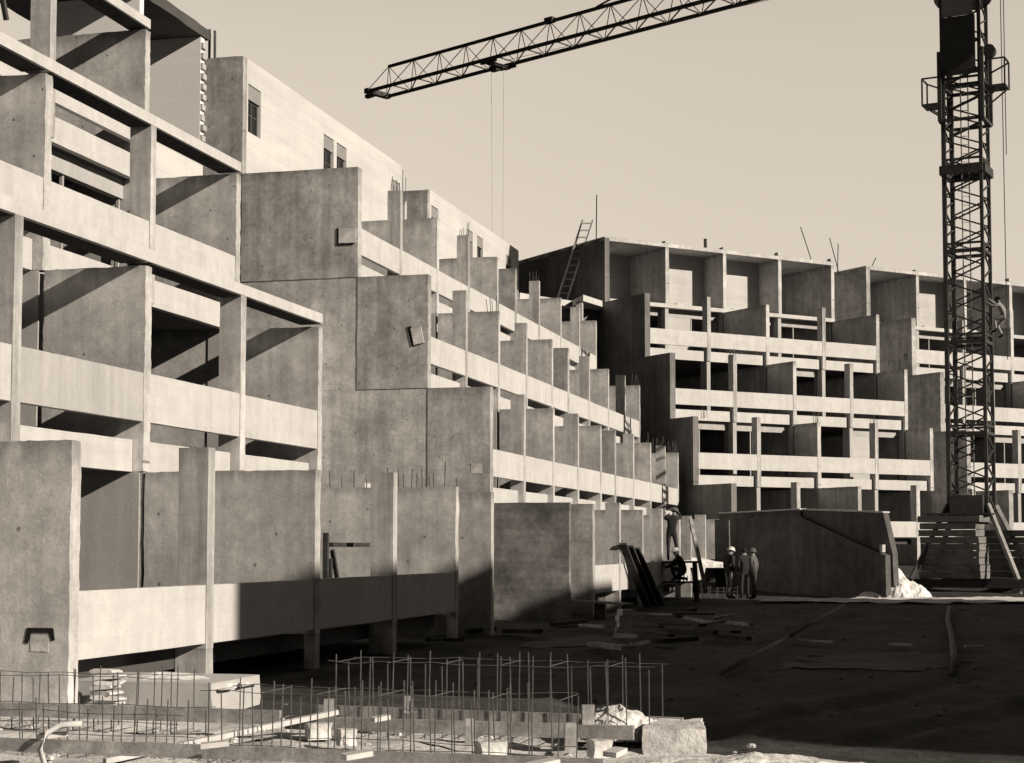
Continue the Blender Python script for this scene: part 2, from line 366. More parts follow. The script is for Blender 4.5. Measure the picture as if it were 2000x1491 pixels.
# middle block, two dwellings wide
mid = empty('apartment_block', 'long stepped concrete block in the middle with a pale windowed top storey', 'building', (0, 41.05, 0))
gm = [(0, 'party'), (3.45, 'pier'), (6.95, 'fin'), (10.35, 'pier'), (13.9, 'fin'), (16.40, 'party'), (19.95, 'pier'), (23.6, 'fin'), (27.1, 'pier'), (30.5, 'fin')]
stepped_block(mid, gm, [(0, 30.6)]*4)
for y, e in ((0, 0.25), (16.4, 0.05)):
    party_wall(mid, y, ('party3', 'party'), e)
def toprow(y0, y1, wins, z1):
    b = MB(); rect_wall(b, -18.1, -17.9, y0, y1, ZW[3]+0.01, z1, [(a, c, d, e) for a, c, d, e, s in wins])
    b.build('top_storey_wall', M['plaster'], mid)
    for a, c, d, e, s in wins: window(mid, -17.9, a, c, d, e, s)
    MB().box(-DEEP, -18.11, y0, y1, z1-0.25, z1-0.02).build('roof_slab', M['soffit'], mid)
W3 = (12.72, 14.02, 13.62)
toprow(0.135, 13.3, [(y, y+0.86, W3[0], W3[1], W3[2]) for y in (0.22, 5.86, 6.98, 12.25)], 14.68)
toprow(16.54, 29.6, [(y, y+0.86, W3[0], W3[1], W3[2]) for y in (16.75, 21.4, 22.9, 27.4)], 14.55)
MB().box(-DEEP, -17.95, 13.85, 14.05, ZW[3], 13.6).build('cross_wall', M['conc'], mid)
MB().box(-18.3, -17.9, 13.3, 13.302, ZW[3], 14.0).build('wall_end', M['conc'], mid)
pocket(mid, -14.93, -0.125, 9.72, 0.46, 0.40, 0.06, M['conc'], 0.0)
MB().box(-15.23, -15.165, -0.17, -0.152, 9.46, 9.92).build('pocket_shade', M['glass'], mid); MB().box(-15.165, -14.78, -0.17, -0.152, 9.46, 9.518).build('pocket_shade', M['glass'], mid)  # dark strips left and below paint the pocket's shade
pocket(mid, -13.02, -0.125, 7.05, 0.28, 0.44, 0.07, M['conc'], R(-12))
MB().prism([(-13.30, 7.28), (-13.20, 7.30), (-13.10, 6.88), (-12.93, 6.90), (-12.94, 6.82), (-13.17, 6.78)], 'y', -0.17, -0.152).build('pocket_shade', M['glass'], mid)
pocket(mid, -11.45, -0.125, 3.65, 0.30, 0.26, 0.03, M['conc'], 0)
MB().prism([(-11.62, 3.80), (-11.28, 3.80), (-11.25, 3.66), (-11.28, 3.66), (-11.31, 3.77), (-11.59, 3.77), (-11.62, 3.55), (-11.65, 3.56)], 'y', -0.145, -0.135).build('pocket_shade', M['glass'], mid)
# the stained wall across the passage and short end wall
MB().box(-13.0, -D[0]-0.02, -2.75, -2.52, -0.9, 2.70).build('passage_wall', M['dark'], mid, rough=0.01)
for yy, i in ((30.5, 1), (30.5, 2), (27.1, 2), (30.5, 0), (27.1, 1), (19.95, 3), (3.45, 3), (10.35, 3), (6.95, 2)):
    starter(mid, -D[i]-0.34, -D[i]-0.04, yy, ZW[i], 5, 0.5)
for yy in (23.6, 30.5): starter(mid, -D[1]-1.4, -D[1]-0.1, yy, ZW[1], 5, 0.6)
starter(mid, -18.2, -17.95, 13.9, 13.6, 3, 1.1, 0.03)
starter(mid, -18.95, -18.75, 0.0, 14.6, 2, 1.15, 0.06, 0.055)
starter(near, -D[0]-0.3, -D[0]-0.1, 18.58, 2.78, 3, 0.10)
starter(near, -10.6, -9.2, 31.42, 2.72, 7, 0.55, 0.05); starter(near, -10.9, -9.0, 29.0, 2.73, 9, 0.30, 0.05)
# pale slab edge behind the near end walls
MB().box(-12.5, -10.9, 30.9, 31.31, 2.73, 2.90).build('slab_stub', M['white'], near, rough=0.01)

# back wing, at 45 degrees, on higher ground
def back_wing(label, loc, depths):
    root = empty('apartment_block', label, 'building', loc, R(-45))
    g = [(0, 'party'), (3.45, 'pier'), (6.9, 'fin'), (10.35, 'pier'), (13.8, 'fin')]
    stepped_block(root, g, [(0, 13.9)]*4)
    party_wall(root, 0.0, ('party2', 'party2') if depths[0] < 4 else ('party3', 'party3'), 0.12)
    # open top storey: cross walls, roof slab, block wall behind
    ys = (0.0, 3.45, 6.9, 10.35, 13.8)
    for k, y in enumerate(ys[1:]):
        MB().box(-23.2, -D[4]+0.0, y-0.1, y+0.1, ZW[3]+0.2, ZW[4]-0.004).build('cross_wall', M['conc'], root, rough=0.012)
        MB().box(-D[4]-0.3, -D[4]-0.02, y-0.1, y+0.1, ZW[4]+0.19, ZW[4]+0.19+rnd.uniform(0.08, 0.22)).build('wall_stub', M['conc'], root, rough=0.02)
        dp = depths[k]; hs = [(y-2.1, y-1.2, ZW[3]+0.25, ZW[4]-0.95)] if k == 0 else []
        rect_wall(MB(), -D[4]-dp-0.2, -D[4]-dp, y-3.45+0.135, y-0.105, ZW[3]+0.2, ZW[4]-0.004, hs).build('block_wall', M['block'], root)
    MB().box(-DEEP, -D[4]-0.02, -0.13, 13.9, ZW[4], ZW[4]+0.18).build('roof_slab', M['conc'], root, rough=0.01, cuts=0.5)
    MB().box(-DEEP, -D[4]+0.02, 0.14, 13.9, ZW[3]+0.004, ZW[3]+0.19).build('floor_slab', M['white'], root)
    # rubble left by the masons on the edge
    for y in (3.7, 4.3, 7.2, 7.7):
        MB().box(-D[4]-0.9, -D[4]-0.4, y, y+0.4, ZW[3]+0.191, ZW[3]+0.33).build('masonry_heap', M['block'], root, rough=0.06, cuts=0.1)
    return root
LB = Vector((-2.58, 64.35, 1.59))
wv = Vector((math.sin(R(45)), math.cos(R(45)), 0))
backA = back_wing('angled stepped concrete wing at the rear with open top storey and ladder', LB, (3.0, 1.5, 1.5, 4.6))
backB = back_wing('rear stepped concrete wing at far right behind the crane mast', LB+wv*16.2, (4.6, 1.4, 4.6, 2.0))
for root, lst in ((backA, ((3.45, 2), (6.9, 1), (10.35, 1), (13.8, 2), (0.6, 1))), (backB, ((3.45, 3), (6.9, 2), (0.3, 1), (1.2, 1)))):
    for y, i in lst: starter(root, -D[i]-0.34, -D[i]-0.04, y, ZW[i], 5, 0.45)
pocket(backB, -15.1, -0.125, 9.6, 0.3, 0.3, 0.03, M['dark'])

# small linking terrace in the corner between the middle block and the rear wing
ln = empty('link_terrace', 'small pale slab on posts in the corner between middle block and rear wing', 'terrace', (-15, 74, 0))
def L2(p): return (p.x+15, p.y-74)
zl = 12.75
pl = [at(1178, 77.5), at(1140, 75.6), at(1118, 77.5), at(1062, 76.2), at(1015, 75.0), at(1005, 82), at(1150, 84)]
MB().prism([L2(p) for p in pl], 'z', zl, zl+0.28).build('slab', M['white'], ln, rough=0.02, cuts=0.4)
MB().prism([L2(p) for p in [at(1172, 79.0), at(1140, 78.0), at(1060, 78.4), at(1015, 77.2), at(1012, 77.6), at(1060, 78.8), at(1140, 78.4), at(1172, 79.4)]], 'z', 9.6, zl-0.01).build('rear_wall', M['dark'], ln)
for px, zc in ((1133, 75.9), (1030, 75.9)):
    p = L2(at(px, zc)); MB().box(p[0]-0.14, p[0]+0.14, p[1]-0.14, p[1]+0.14, 8.6, zl-0.003).build('post', M['grey'], ln)

# block across the yard, out of frame on the right; its shadow lies over the yard
opp = empty('apartment_block', 'unseen concrete block across the yard, out of frame to the right of the viewer', 'building', (22, 0, 0))
def opp_part(y0, y1, h):
    b = MB(); holes = []
    nb = max(1, int((y1-y0)/3.5)); st = (y1-y0)/nb
    for s in range(int(h//2.9)):
        for k in range(nb): holes.append((y0+k*st+0.9, y0+k*st+2.3, s*2.9+1.0, s*2.9+2.3))
    rect_wall(b, 0, 0.25, y0, y1, 0, h, holes); b.build('front_wall', M['grey'], opp)
    MB().box(0.26, 9, y0, y0+0.25, 0, h-0.3).build('side_wall', M['conc'], opp); MB().box(0.26, 9, y1-0.25, y1, 0, h-0.3).build('side_wall', M['conc'], opp)
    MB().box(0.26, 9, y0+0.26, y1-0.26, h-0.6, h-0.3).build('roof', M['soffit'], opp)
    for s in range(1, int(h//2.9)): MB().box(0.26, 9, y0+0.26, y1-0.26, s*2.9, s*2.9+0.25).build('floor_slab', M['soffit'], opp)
    MB().box(9.01, 9.2, y0, y1, 0, h-0.3).build('rear_wall', M['grey'], opp)
tp = math.tan(PHI)
y_a = 19.35-30.48*tp
opp_part(7.3, y_a-0.01, 11.8)
opp_part(y_a, 31.45-30.48*tp, 1.38+30.48*SLOPE)
opp_part(31.46-30.48*tp, 43.4-30.48*tp, 0.75+30.48*SLOPE)
opp_part(43.41-30.48*tp, 45.59-30.48*tp, 0.30+30.48*SLOPE)
opp_part(45.6-30.48*tp, 54.8-30.48*tp, 1.38+30.48*SLOPE)


# ------------------------------------------------------------------ ground patches, heaps
def sheet(name, m, outline, dz=0.02, step=0.22, amp=0.03, seed=0, kind='structure'):
    xs = [p[0] for p in outline]; ys = [p[1] for p in outline]
    def inside(x, y):
        c = False; n = len(outline)
        for i in range(n):
            (x1, y1), (x2, y2) = outline[i], outline[i-1]
            if (y1 > y) != (y2 > y) and x < (x2-x1)*(y-y1)/(y2-y1)+x1: c = not c
        return c
    b = MB(); idx = {}
    nx = int((max(xs)-min(xs))/step)+3; ny = int((max(ys)-min(ys))/step)+3
    def vid(i, j):
        if (i, j) not in idx:
            x, y = min(xs)+(i-1)*step, min(ys)+(j-1)*step
            q = Vector((x*1.4+seed, y*1.4, 0))
            idx[i, j] = len(b.v); b.v.append((x+0.4*step*noise.noise(q*2), y+0.4*step*noise.noise(q*2+Vector((4, 4, 4))), ground_z(x, y)+dz+amp*noise.noise(q)+amp*0.6*noise.noise(q*4)))
        return idx[i, j]
    for i in range(nx):
        for j in range(ny):
            x, y = min(xs)+(i-0.5)*step, min(ys)+(j-0.5)*step
            q = Vector((x*1.1+seed, y*1.1, 7))
            if inside(x+0.5*noise.noise(q), y+0.5*noise.noise(q+Vector((3, 8, 0)))): b.f.append((vid(i, j), vid(i+1, j), vid(i+1, j+1), vid(i, j+1)))
    o = b.build(name, m, smooth=True); o['kind'] = kind; return o
def heap(name, m, c, rx, ry, h, rz, label, cat='heap', seed=0, n=34, rg=0.13, group=None):
    b = MB()
    for i in range(n+1):
        for j in range(n+1):
            u, v = i/n*2-1, j/n*2-1; r = math.hypot(u, v)
            q = Vector((u*2.2+seed, v*2.2, 1)); k = max(0.0, 1-r*(1+0.25*noise.noise(q)))
            z = h*(k**0.8)*(1+0.35*noise.noise(q*1.7)) + (h*rg*(noise.noise(q*4)+0.6*noise.noise(q*9)) if k > 0 else 0) - 0.04
            b.v.append((u*rx, v*ry, z if k > 0 else -0.08))
    for i in range(n):
        for j in range(n): b.f.append((i*(n+1)+j, (i+1)*(n+1)+j, (i+1)*(n+1)+j+1, i*(n+1)+j+1))
    o = b.build(name, m); o.location = c; o.rotation_euler = (0, 0, rz); return tag(o, label, cat, group)
sheet('gravel', M['sand'], [(-20, 3), (2.0, 3), (1.3, 10.5), (-0.3, 12.1), (-1.6, 13.4), (-2.6, 14.6), (-5.5, 15.3), (-8.4, 16.4), (-20, 16.6)], 0.05, 0.2, 0.05)
strip = [cw(7.5, 51.5), cw(13.0, 50.6), cw(22, 49.5), cw(22, 56), cw(14, 56), cw(8, 53.6)]
sheet('sand', M['sand'], [(p.x, p.y) for p in strip], 0.05, 0.3, 0.06, 3)  # pale patch painting the sunlight on this strip of ground
heap('sand_heap', M['sand'], at(1742, 57.0, -0.02), 1.25, 1.5, 1.0, TH, 'lit heap of pale sand between the shaded ramp wall and the crane ballast', seed=2, n=70, rg=0.05)
heap('rubble_heap', M['rubble'], gp(1470, 1497, 0.02), 1.25, 0.75, 0.14, TH, 'low pale heap of rubble in the right foreground at the shadow edge', seed=5, n=60)
heap('rubble_heap', M['rubble'], gp(1205, 1418, 0.15), 0.42, 0.34, 0.24, TH, 'small pale spoil heap behind the end of the foundation formwork', seed=8, n=40)
heap('rubble_heap', M['rubble'], gp(1290, 1500, 0.0), 0.5, 0.35, 0.12, TH, 'thin scatter of pale spoil at the bottom edge beside the long form board', seed=11, n=46)
heap('rubble_heap', M['rubble'], at(1345, 58, 1.05), 1.5, 0.5, 0.35, TH, 'loose spoil along the wall tops behind the man on the trestle', seed=14)
# stones strewn on the soil
b = MB(); r = random.Random(5)
def stone(b, p, s):
    k = len(b.v); n = 6
    ring = [[(p[0]+s*w*math.cos(t+r.random()*0.3), p[1]+s*w*math.sin(t), p[2]+s*h) for t in (2*math.pi*q/n for q in range(n))] for h, w in ((0, 0.9), (0.45, 1.0), (0.8, 0.55))]
    for rg in ring: b.v += rg
    for lv in range(2): b.f += [(k+lv*n+q, k+lv*n+(q+1) % n, k+(lv+1)*n+(q+1) % n, k+(lv+1)*n+q) for q in range(n)]
    b.f.append(tuple(k+2*n+q for q in range(n)))
for _ in range(900):
    x, y = r.uniform(-12, -0.2), r.uniform(8.5, 14.4)
    if y > 12.6 and x > -1.6: continue
    stone(b, (x, y, ground_z(x, y)+0.03), r.choice((0.012, 0.018, 0.025, 0.04)))
o = b.build('gravel_stones', M['rubble']); o['kind'] = 'stuff'; o['label'] = 'loose stones and mortar crumbs strewn over the yard'; o['category'] = 'stones'

# ------------------------------------------------------------------ foreground foundation: boards, blocks, cages
def board(a, b2, w, h, m, label, name='form_board', cat='board', group=None):
    a, b2 = Vector(a), Vector(b2); mid_ = (a+b2)/2; L = (b2-a).length; d = (b2-a).normalized()
    mb = MB().box(-L/2, L/2, -w/2, w/2, -h/2, h/2); o = mb.build(name, m, rough=0.004, cuts=0.2)
    o.location = mid_; o.rotation_euler = d.to_track_quat('X', 'Z').to_euler(); return tag(o, label, cat, group)
GB = 'form boards around the foundation trench'
board((-10.5, 11.62, 0.168), (-2.3, 11.45, 0.158), 0.06, 0.095, M['timber'], 'long front form board with pale top edge running across the bottom', group=GB)
board((-10.2, 13.72, 0.20), (-5.55, 13.62, 0.20), 0.06, 0.12, M['timber'], 'rear form board at left below the rebar mesh', group=GB)
board((-5.5, 13.62, 0.16), (-2.46, 13.46, 0.17), 0.06, 0.11, M['timber'], 'rear form board at right behind the tall rebar cage', group=GB)
board((-5.6, 14.6, 0.16), (-2.2, 14.35, 0.15), 0.05, 0.12, M['timber'], 'pale outermost form board behind the tall rebar cage', group=GB)
board((-6.2, 11.72, 0.04), (-5.0, 13.5, 0.27), 0.055, 0.04, M['sack'], 'pale crooked batten laid across the trench between two boards', 'batten', 'batten')
for (px, py, w, h, d, zb, lab) in ((645, 1395, 0.085, 0.14, 0.05, 0.24, 'short upright wooden stake on the rear board left of the tall cage'),
                           (800, 1390, 0.075, 0.15, 0.05, 0.22, 'short upright wooden stake on the rear board behind the tall cage'),
                           (917, 1458, 0.065, 0.24, 0.05, 0.05, 'pale upright stake standing in the trench inside the tall cage'),
                           (1147, 1412, 0.10, 0.16, 0.08, 0.22, 'squat pale block on the rear board near the right end'),
                           (1113, 1462, 0.09, 0.22, 0.05, 0.05, 'pale upright stake near the right end of the trench')):
    p = gp(px, py, zb); o = MB().box(-w/2, w/2, -d/2, d/2, 0, h).build('stake', M['timber'], rough=0.004, cuts=0.05); o.location = p; o.rotation_euler = (0, 0, TH+R(5)); tag(o, lab, 'stake')
for (px, py, w, d, ang, lab) in ((380, 1392, 0.0, 0, 0, ''), (700, 1470, 0.20, 0.10, 30, 'offcut of timber on the front board left of centre'), (1060, 1487, 0.22, 0.09, 35, 'offcut of timber lying on the front board right of centre'),
                                (1200, 1465, 0.18, 0.10, 60, 'offcut of timber at the right end of the trench'), (745, 1400, 0.16, 0.07, 40, 'offcut of timber on the rear board behind the tall cage'),
                                (110, 1432, 0.22, 0.08, 20, 'offcut of timber on the front board far left'), (425, 1450, 0.20, 0.08, 10, 'offcut of timber beside the bent hose on the front board')):
    if not lab: continue
    p = gp(px, py, 0.24); o = MB().box(-w/2, w/2, -d/2, d/2, -0.018, 0.018).build('offcut', M['sack'], rough=0.004, cuts=0.06); o.location = p; o.rotation_euler = (R(3), R(-5), TH+R(ang)); tag(o, lab, 'offcut', 'timber offcuts on the form boards')
for (px, py, w, lab) in ((680, 1452, 0.14, 'grey spacer block in the trench left of centre'), (625, 1440, 0.20, 'larger grey spacer block at the left end of the tall cage'), (1170, 1475, 0.16, 'grey spacer block at the right end of the trench'), (960, 1478, 0.22, 'heap-like broken block in the trench inside the tall cage')):
    o = MB().box(-w/2, w/2, -0.07, 0.07, 0, 0.13).build('spacer_block', M['rubble'], rough=0.02, cuts=0.05); o.location = gp(px, py, 0.06); o.rotation_euler = (0, 0, TH+R(20)); tag(o, lab, 'block', 'spacer blocks in the trench')
o = MB().box(-0.29, 0.21, -0.5, 0.4, -0.1, 0.20).build('footing_block', M['rubble'], rough=0.022, cuts=0.05); o.location = gp(1303, 1470, 0.0)+Vector((0, 0.5, 0)); o.rotation_euler = (0, 0, TH-R(4)); tag(o, 'pale concrete footing block closing the right end of the foundation', 'footing')
o = MB().box(-9.6, -7.28, 16.0, 17.25, -0.2, 0.27).build('footing_block', M['block'], rough=0.02, cuts=0.12); tag(o, 'broad pale concrete footing in front of the nearest square column', 'footing')
heap('rubble_heap', M['rubble'], (-8.2, 16.6, 0.27), 1.0, 0.5, 0.10, 0, 'broken mortar lying on top of the broad footing by the column', seed=21, n=40)
heap('rubble_heap', M['rubble'], (-9.6, 14.9, 0.02), 0.55, 0.35, 0.24, 0, 'pale spoil between the sacks and the broad footing', seed=25, n=36)
o = MB().box(-7.6, -6.05, 10.3, 10.95, -0.1, 0.13).build('concrete_sill', M['sack'], rough=0.012, cuts=0.12); o.location = (-0.2, -0.2, 0); tag(o, 'smooth pale concrete sill at the bottom left corner', 'sill')
# sacks beside the first cross wall
for k in range(8):
    r2 = random.Random(k); w2, d2 = 0.145+r2.uniform(-.02, .02), 0.10
    b = MB().prism([(-w2, 0.012), (-w2*0.8, 0.0), (w2*0.8, 0.0), (w2, 0.014), (w2*0.93, 0.034), (w2*0.6, 0.046), (-w2*0.6, 0.048), (-w2*0.93, 0.034)], 'y', -d2, d2)
    o = b.build('cement_sack', M['sack'], rough=0.012, cuts=0.05); o.location = (-8.30+r2.uniform(-.03, .03), 15.72+r2.uniform(-.03, .03), 0.0+0.053*k); o.rotation_euler = (R(r2.uniform(-4, 4)), R(r2.uniform(-4, 4)), R(r2.uniform(-16, 16)))
    tag(o, 'pale paper cement sack in the neat stack beside the first cross wall', 'sack', 'cement sacks stacked by the first wall')
def cage(c, length, width, h, nst, nl, label, bar=0.0078, low=-0.25, ext=0.06, rz=0.0):
    root = empty('rebar_cage', label, 'rebar', c, rz)
    rr = random.Random(int(length*100))
    for k in range(nst):
        x = -length/2+length*k/(nst-1)+rr.uniform(-0.035, 0.035); b = MB(); e = ext*rr.uniform(-0.4, 1.4)
        ln_ = rr.uniform(-0.03, 0.03)
        for s in (-1, 1): b.bar((x, s*width/2, low), (x+ln_, s*width/2, h+e), bar)
        b.bar((x+ln_*0.9, -width/2, h), (x+ln_*0.9, width/2, h), bar*0.55) if k % 3 == 0 else None; b.bar((x, -width/2, low+0.27), (x, width/2, low+0.27), bar*0.7)
        b.build('stirrup', M['rebar'], root)
    for j in range(nl):
        z = h - (h-0.10)*j/max(1, nl-1) if nl > 1 else h
        for s in (-1, 1):
            b = MB(); pts = [(-length/2-0.05+ (length+0.1)*k/12, s*(width/2+0.01), z+rr.uniform(-0.014, 0.014)) for k in range(13)]
            b.tube(pts, bar*0.40, 5); b.build('long_bar', M['rebar'], root)
    return root
cage((-7.55, 12.35, 0.03), 3.6, 0.55, 0.34, 20, 2, 'low rebar cage at the left end of the foundation trench', rz=R(-1))
cage((-8.3, 14.0, 0.0), 3.4, 0.45, 0.50, 18, 2, 'taller rebar mesh in front of the broad footing', rz=R(-1))
cage((-4.15, 12.3, 0.05), 2.75, 0.55, 0.50, 19, 2, 'tall rebar cage in the middle of the foundation trench', rz=R(-2))
cage((-3.75, 14.05, 0.05), 2.75, 0.6, 0.62, 18, 1, 'second tall rebar cage behind the first one near the shadow edge', rz=R(-1))
o = MB().tube([(-6.45, 11.35, -0.05), (-6.55, 11.38, 0.15), (-6.53, 11.45, 0.27), (-6.44, 11.5, 0.33), (-6.30, 11.55, 0.335)], 0.022, 8).build('hose', M['sack'], smooth=True); tag(o, 'bent pale hose end hooked over the front form board', 'hose')
# pipes lying in the shaded yard
o = MB().tube([gp(1405, 1313, 0.06), gp(1470, 1278, 0.07), gp(1545, 1240, 0.10)], 0.035, 8).build('pipe', M['hose'], smooth=True); tag(o, 'long thin pipe lying diagonally over the dark yard, nearer length', 'pipe')
o = MB().tube([gp(1540, 1241, 0.16), gp(1600, 1207, 0.12), gp(1645, 1182, 0.14)], 0.035, 8).build('pipe', M['hose'], smooth=True); tag(o, 'farther length of thin pipe, ending at the sunlit strip painted pale', 'pipe')
o = MB().tube([gp(1857, 1310, 0.04), gp(1858, 1280, 0.04), gp(1854, 1240, 0.05), gp(1847, 1210, 0.05), gp(1850, 1186, 0.06)], 0.05, 8).build('hose', M['hose'], smooth=True); tag(o, 'pale hose curving over the dark yard towards the crane', 'hose')
for a, c, lab in (((1555, 1250), (1625, 1253), 'thin pale lath lying in the dark yard below the pipe joint'), ((1735, 1257), (1780, 1259), 'short pale lath lying alone right of the pipe joint'), ((1880, 1261), (1915, 1261), 'short dull lath lying right of the pale hose')):
    board(gp(*a, 0.05), gp(*c, 0.05), 0.12, 0.03, M['sack'], lab, 'lath', 'lath')
# yard: plank trestle, block pile, drum, leaning boards, props
tr = empty('plank_trestle', 'long plank resting on low blocks in front of the stained passage wall', 'trestle', at(1135, 41, 0))
inv = lambda p, o: tuple(Vector(p)-o.location)
MB().bar(inv(at(1040, 42, 0.40), tr), inv(at(1228, 39.5, 0.34), tr), 0.32, 0.045).build('plank', M['timber'], tr)
for px, zc in ((1082, 41.6), (1172, 40.5)):
    p = inv(at(px, zc, 0), tr); MB().box(p[0]-0.13, p[0]+0.13, p[1]-0.1, p[1]+0.1, -0.05, 0.30+0.02).build('support_block', M['ballast'], tr)
for k in range(4):  # pale tone stands in for sunlight falling on the pile
    o = MB().box(-0.15+0.03*(k % 2), 0.15-0.02*k, -0.11, 0.11, 0, 0.11).build('concrete_block', M['sack'], rough=0.012, cuts=0.08); o.location = at(1217+k, 33, 0.114*k); o.rotation_euler = (0, 0, TH+0.15*k)
    tag(o, 'pale block in the small pile standing in the shade before the plank trestle', 'block', 'pile of pale blocks in the yard')
for k in range(2): board(at(1200, 31.3-0.6*k, 0.05), at(1243, 31.0-0.6*k, 0.05), 0.1, 0.04, M['sack'], ('thin pale plank end lying before the block pile, farther', 'thin pale plank end lying before the block pile, nearer')[k], 'lath', 'lath')
for k, (bx, tx) in enumerate(((1263, 1216), (1277, 1229), (1291, 1241))):
    board(at(bx, 47.6+0.5*k, 0.0), at(tx, 45.0+0.4*k, 1.75-0.06*k), 0.20, 0.06, M['timberd'], ('dark board leaning on the far ground floor, leftmost of three', 'dark board leaning on the far ground floor, middle of three', 'dark board leaning on the far ground floor, rightmost of three')[k], 'leaning_board', 'board', 'dark boards leaning on the front')
o = MB().bar(at(1378, 52.0, 0.3), at(1348, 53.5, 2.55), 0.10).build('timber_prop', M['timber']); tag(o, 'slanting pale timber prop leaning on the far ground floor front', 'prop')
o = MB().bar(at(1425, 58.5, 0.6), at(1424, 59.5, 2.6), 0.03).build('steel_rod', M['steell']); tag(o, 'thin upright rod against the dark ramp wall above the white helmet', 'rod')
cage(tuple(at(1405, 56, 0.0)), 1.2, 0.3, 0.32, 8, 3, 'small low rebar mat behind the man in the white helmet', bar=0.014, rz=TH)
# trestle under the man
st = empty('work_trestle', 'dark work trestle carrying the two men at the far ground floor', 'trestle', at(1318, 52.2, 0), TH)
MB().box(-0.75, 0.75, -0.35, 0.35, 1.18, 1.24).build('deck', M['timberd'], st)
for x in (-0.6, 0.6):
    for y in (-0.28, 0.28): MB().bar((x*1.1, y*1.2, -0.1), (x, y, 1.18), 0.08).build('leg', M['timberd'], st)
    MB().bar((x, -0.3, 0.53), (x, 0.3, 0.53), 0.06).build('brace', M['timberd'], st)

MB().box(-0.72, 0.72, -0.34, 0.30, 0.565, 0.615).build('lower_deck', M['timberd'], st)

# ------------------------------------------------------------------ ramp wall
rp = empty('ramp_wall', 'large shaded concrete ramp wall with pale coping in front of the rear wing', 'wall', cw(12.05, 55.6), R(-45))
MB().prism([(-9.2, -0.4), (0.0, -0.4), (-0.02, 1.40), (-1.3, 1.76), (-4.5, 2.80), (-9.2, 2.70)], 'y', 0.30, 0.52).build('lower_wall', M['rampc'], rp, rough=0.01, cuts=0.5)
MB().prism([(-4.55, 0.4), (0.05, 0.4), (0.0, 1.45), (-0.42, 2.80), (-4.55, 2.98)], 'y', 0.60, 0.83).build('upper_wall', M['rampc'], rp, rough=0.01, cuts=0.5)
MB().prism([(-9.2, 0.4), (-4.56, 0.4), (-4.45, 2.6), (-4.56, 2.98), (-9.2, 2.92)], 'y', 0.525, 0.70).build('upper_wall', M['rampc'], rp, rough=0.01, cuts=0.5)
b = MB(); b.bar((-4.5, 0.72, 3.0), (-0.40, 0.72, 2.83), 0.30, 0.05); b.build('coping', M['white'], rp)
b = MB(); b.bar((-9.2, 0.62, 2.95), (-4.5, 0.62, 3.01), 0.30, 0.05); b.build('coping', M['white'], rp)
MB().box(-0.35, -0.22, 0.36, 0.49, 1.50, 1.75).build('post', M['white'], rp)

# ------------------------------------------------------------------ tower crane
ZC = 57.3; PSI = R(27); A = 0.62
cr = empty('tower_crane', 'dark lattice tower crane with long jib rising at the right', 'crane', at(1898, ZC, 0), TH-PSI)
def lattice_face(b, p0, p1, z0, z1, n, w):
    p0, p1 = Vector(p0), Vector(p1)
    for k in range(n):
        za, zb2 = z0+(z1-z0)*k/n, z0+(z1-z0)*(k+1)/n
        a, c = (p0, p1) if k % 2 == 0 else (p1, p0)
        b.bar(a+Vector((0, 0, za)), c+Vector((0, 0, zb2)), w)
cor = [(-A, -A), (A, -A), (A, A), (-A, A)]
for k, (x, y) in enumerate(cor):
    MB().bar((x, y, 2.45), (x, y, 21.2), 0.14 if k in (0, 3) else 0.11).build('mast_leg', M['steel'], cr)
secs = [2.5, 5.5, 8.6, 11.7, 14.6, 17.4, 20.4]
for z0, z1 in zip(secs, secs[1:]):
    b = MB()
    for k in range(4):
        p, q = cor[k], cor[(k+1) % 4]
        lattice_face(b, (*p, 0), (*q, 0), z0, z1, 6, 0.05)
        b.bar((*p, z0), (*q, z0), 0.11); b.bar((*p, z0+0.26), (*q, z0+0.26), 0.07)
    b.build('mast_lattice', M['steel'], cr)
b = MB()
for x, y in ((-0.18, 0.1), (0.05, 0.2)): b.bar((x, y, 2.4), (x, y, 21), 0.035)
for k in range(60): b.bar((-0.18, 0.1, 2.6+0.3*k), (0.05, 0.2, 2.6+0.3*k), 0.02)
b.build('mast_ladder', M['steell'], cr)
# collar, gangways and cabin
b = MB()
for k in range(4):
    p, q = cor[k], cor[(k+1) % 4]; b.bar((p[0]*1.12, p[1]*1.12, 14.5), (q[0]*1.12, q[1]*1.12, 14.5), 0.16, 0.30)
b.build('collar', M['steel'], cr)
b = MB()
for k in range(4):
    p, q = cor[k], cor[(k+1) % 4]; b.bar((p[0]*1.15, p[1]*1.15, 16.2), (q[0]*1.15, q[1]*1.15, 16.2), 0.10)
    b.bar((p[0]*1.15, p[1]*1.15, 16.2), (p[0]*1.15, p[1]*1.15, 18.6), 0.13)
b.build('outer_frame', M['steel'], cr)
for s, z in ((-1, 16.9), (1, 17.3)):
    b = MB(); b.box(s*0.72, s*1.42, -0.35, 0.45, z, z+0.06); b.build('gangway_deck', M['steel'], cr)
    b = MB()
    for y in (-0.33, 0.43):
        b.bar((s*1.40, y, z), (s*1.40, y, z+0.95), 0.05); b.bar((s*0.75, y, z+0.95-0.3*(y > 0)), (s*1.40, y, z+0.95), 0.05); b.bar((s*0.75, y, z-0.4), (s*1.3, y, z), 0.05)
    b.bar((s*1.40, -0.33, z+0.95), (s*1.40, 0.43, z+0.95), 0.05)
    b.build('guard_rail', M['steel'], cr)
MB().box(-0.66, 0.50, -0.78, -0.64, 17.9, 19.75).build('cabin_panel', M['steel'], cr)
MB().box(-0.66, 0.50, -0.64, -0.1, 17.9, 18.0).build('cabin_floor', M['steel'], cr)
MB().box(-0.60, 0.44, -0.74, -0.70, 19.78, 20.7).build('cabin_window', M['panelg'], cr)
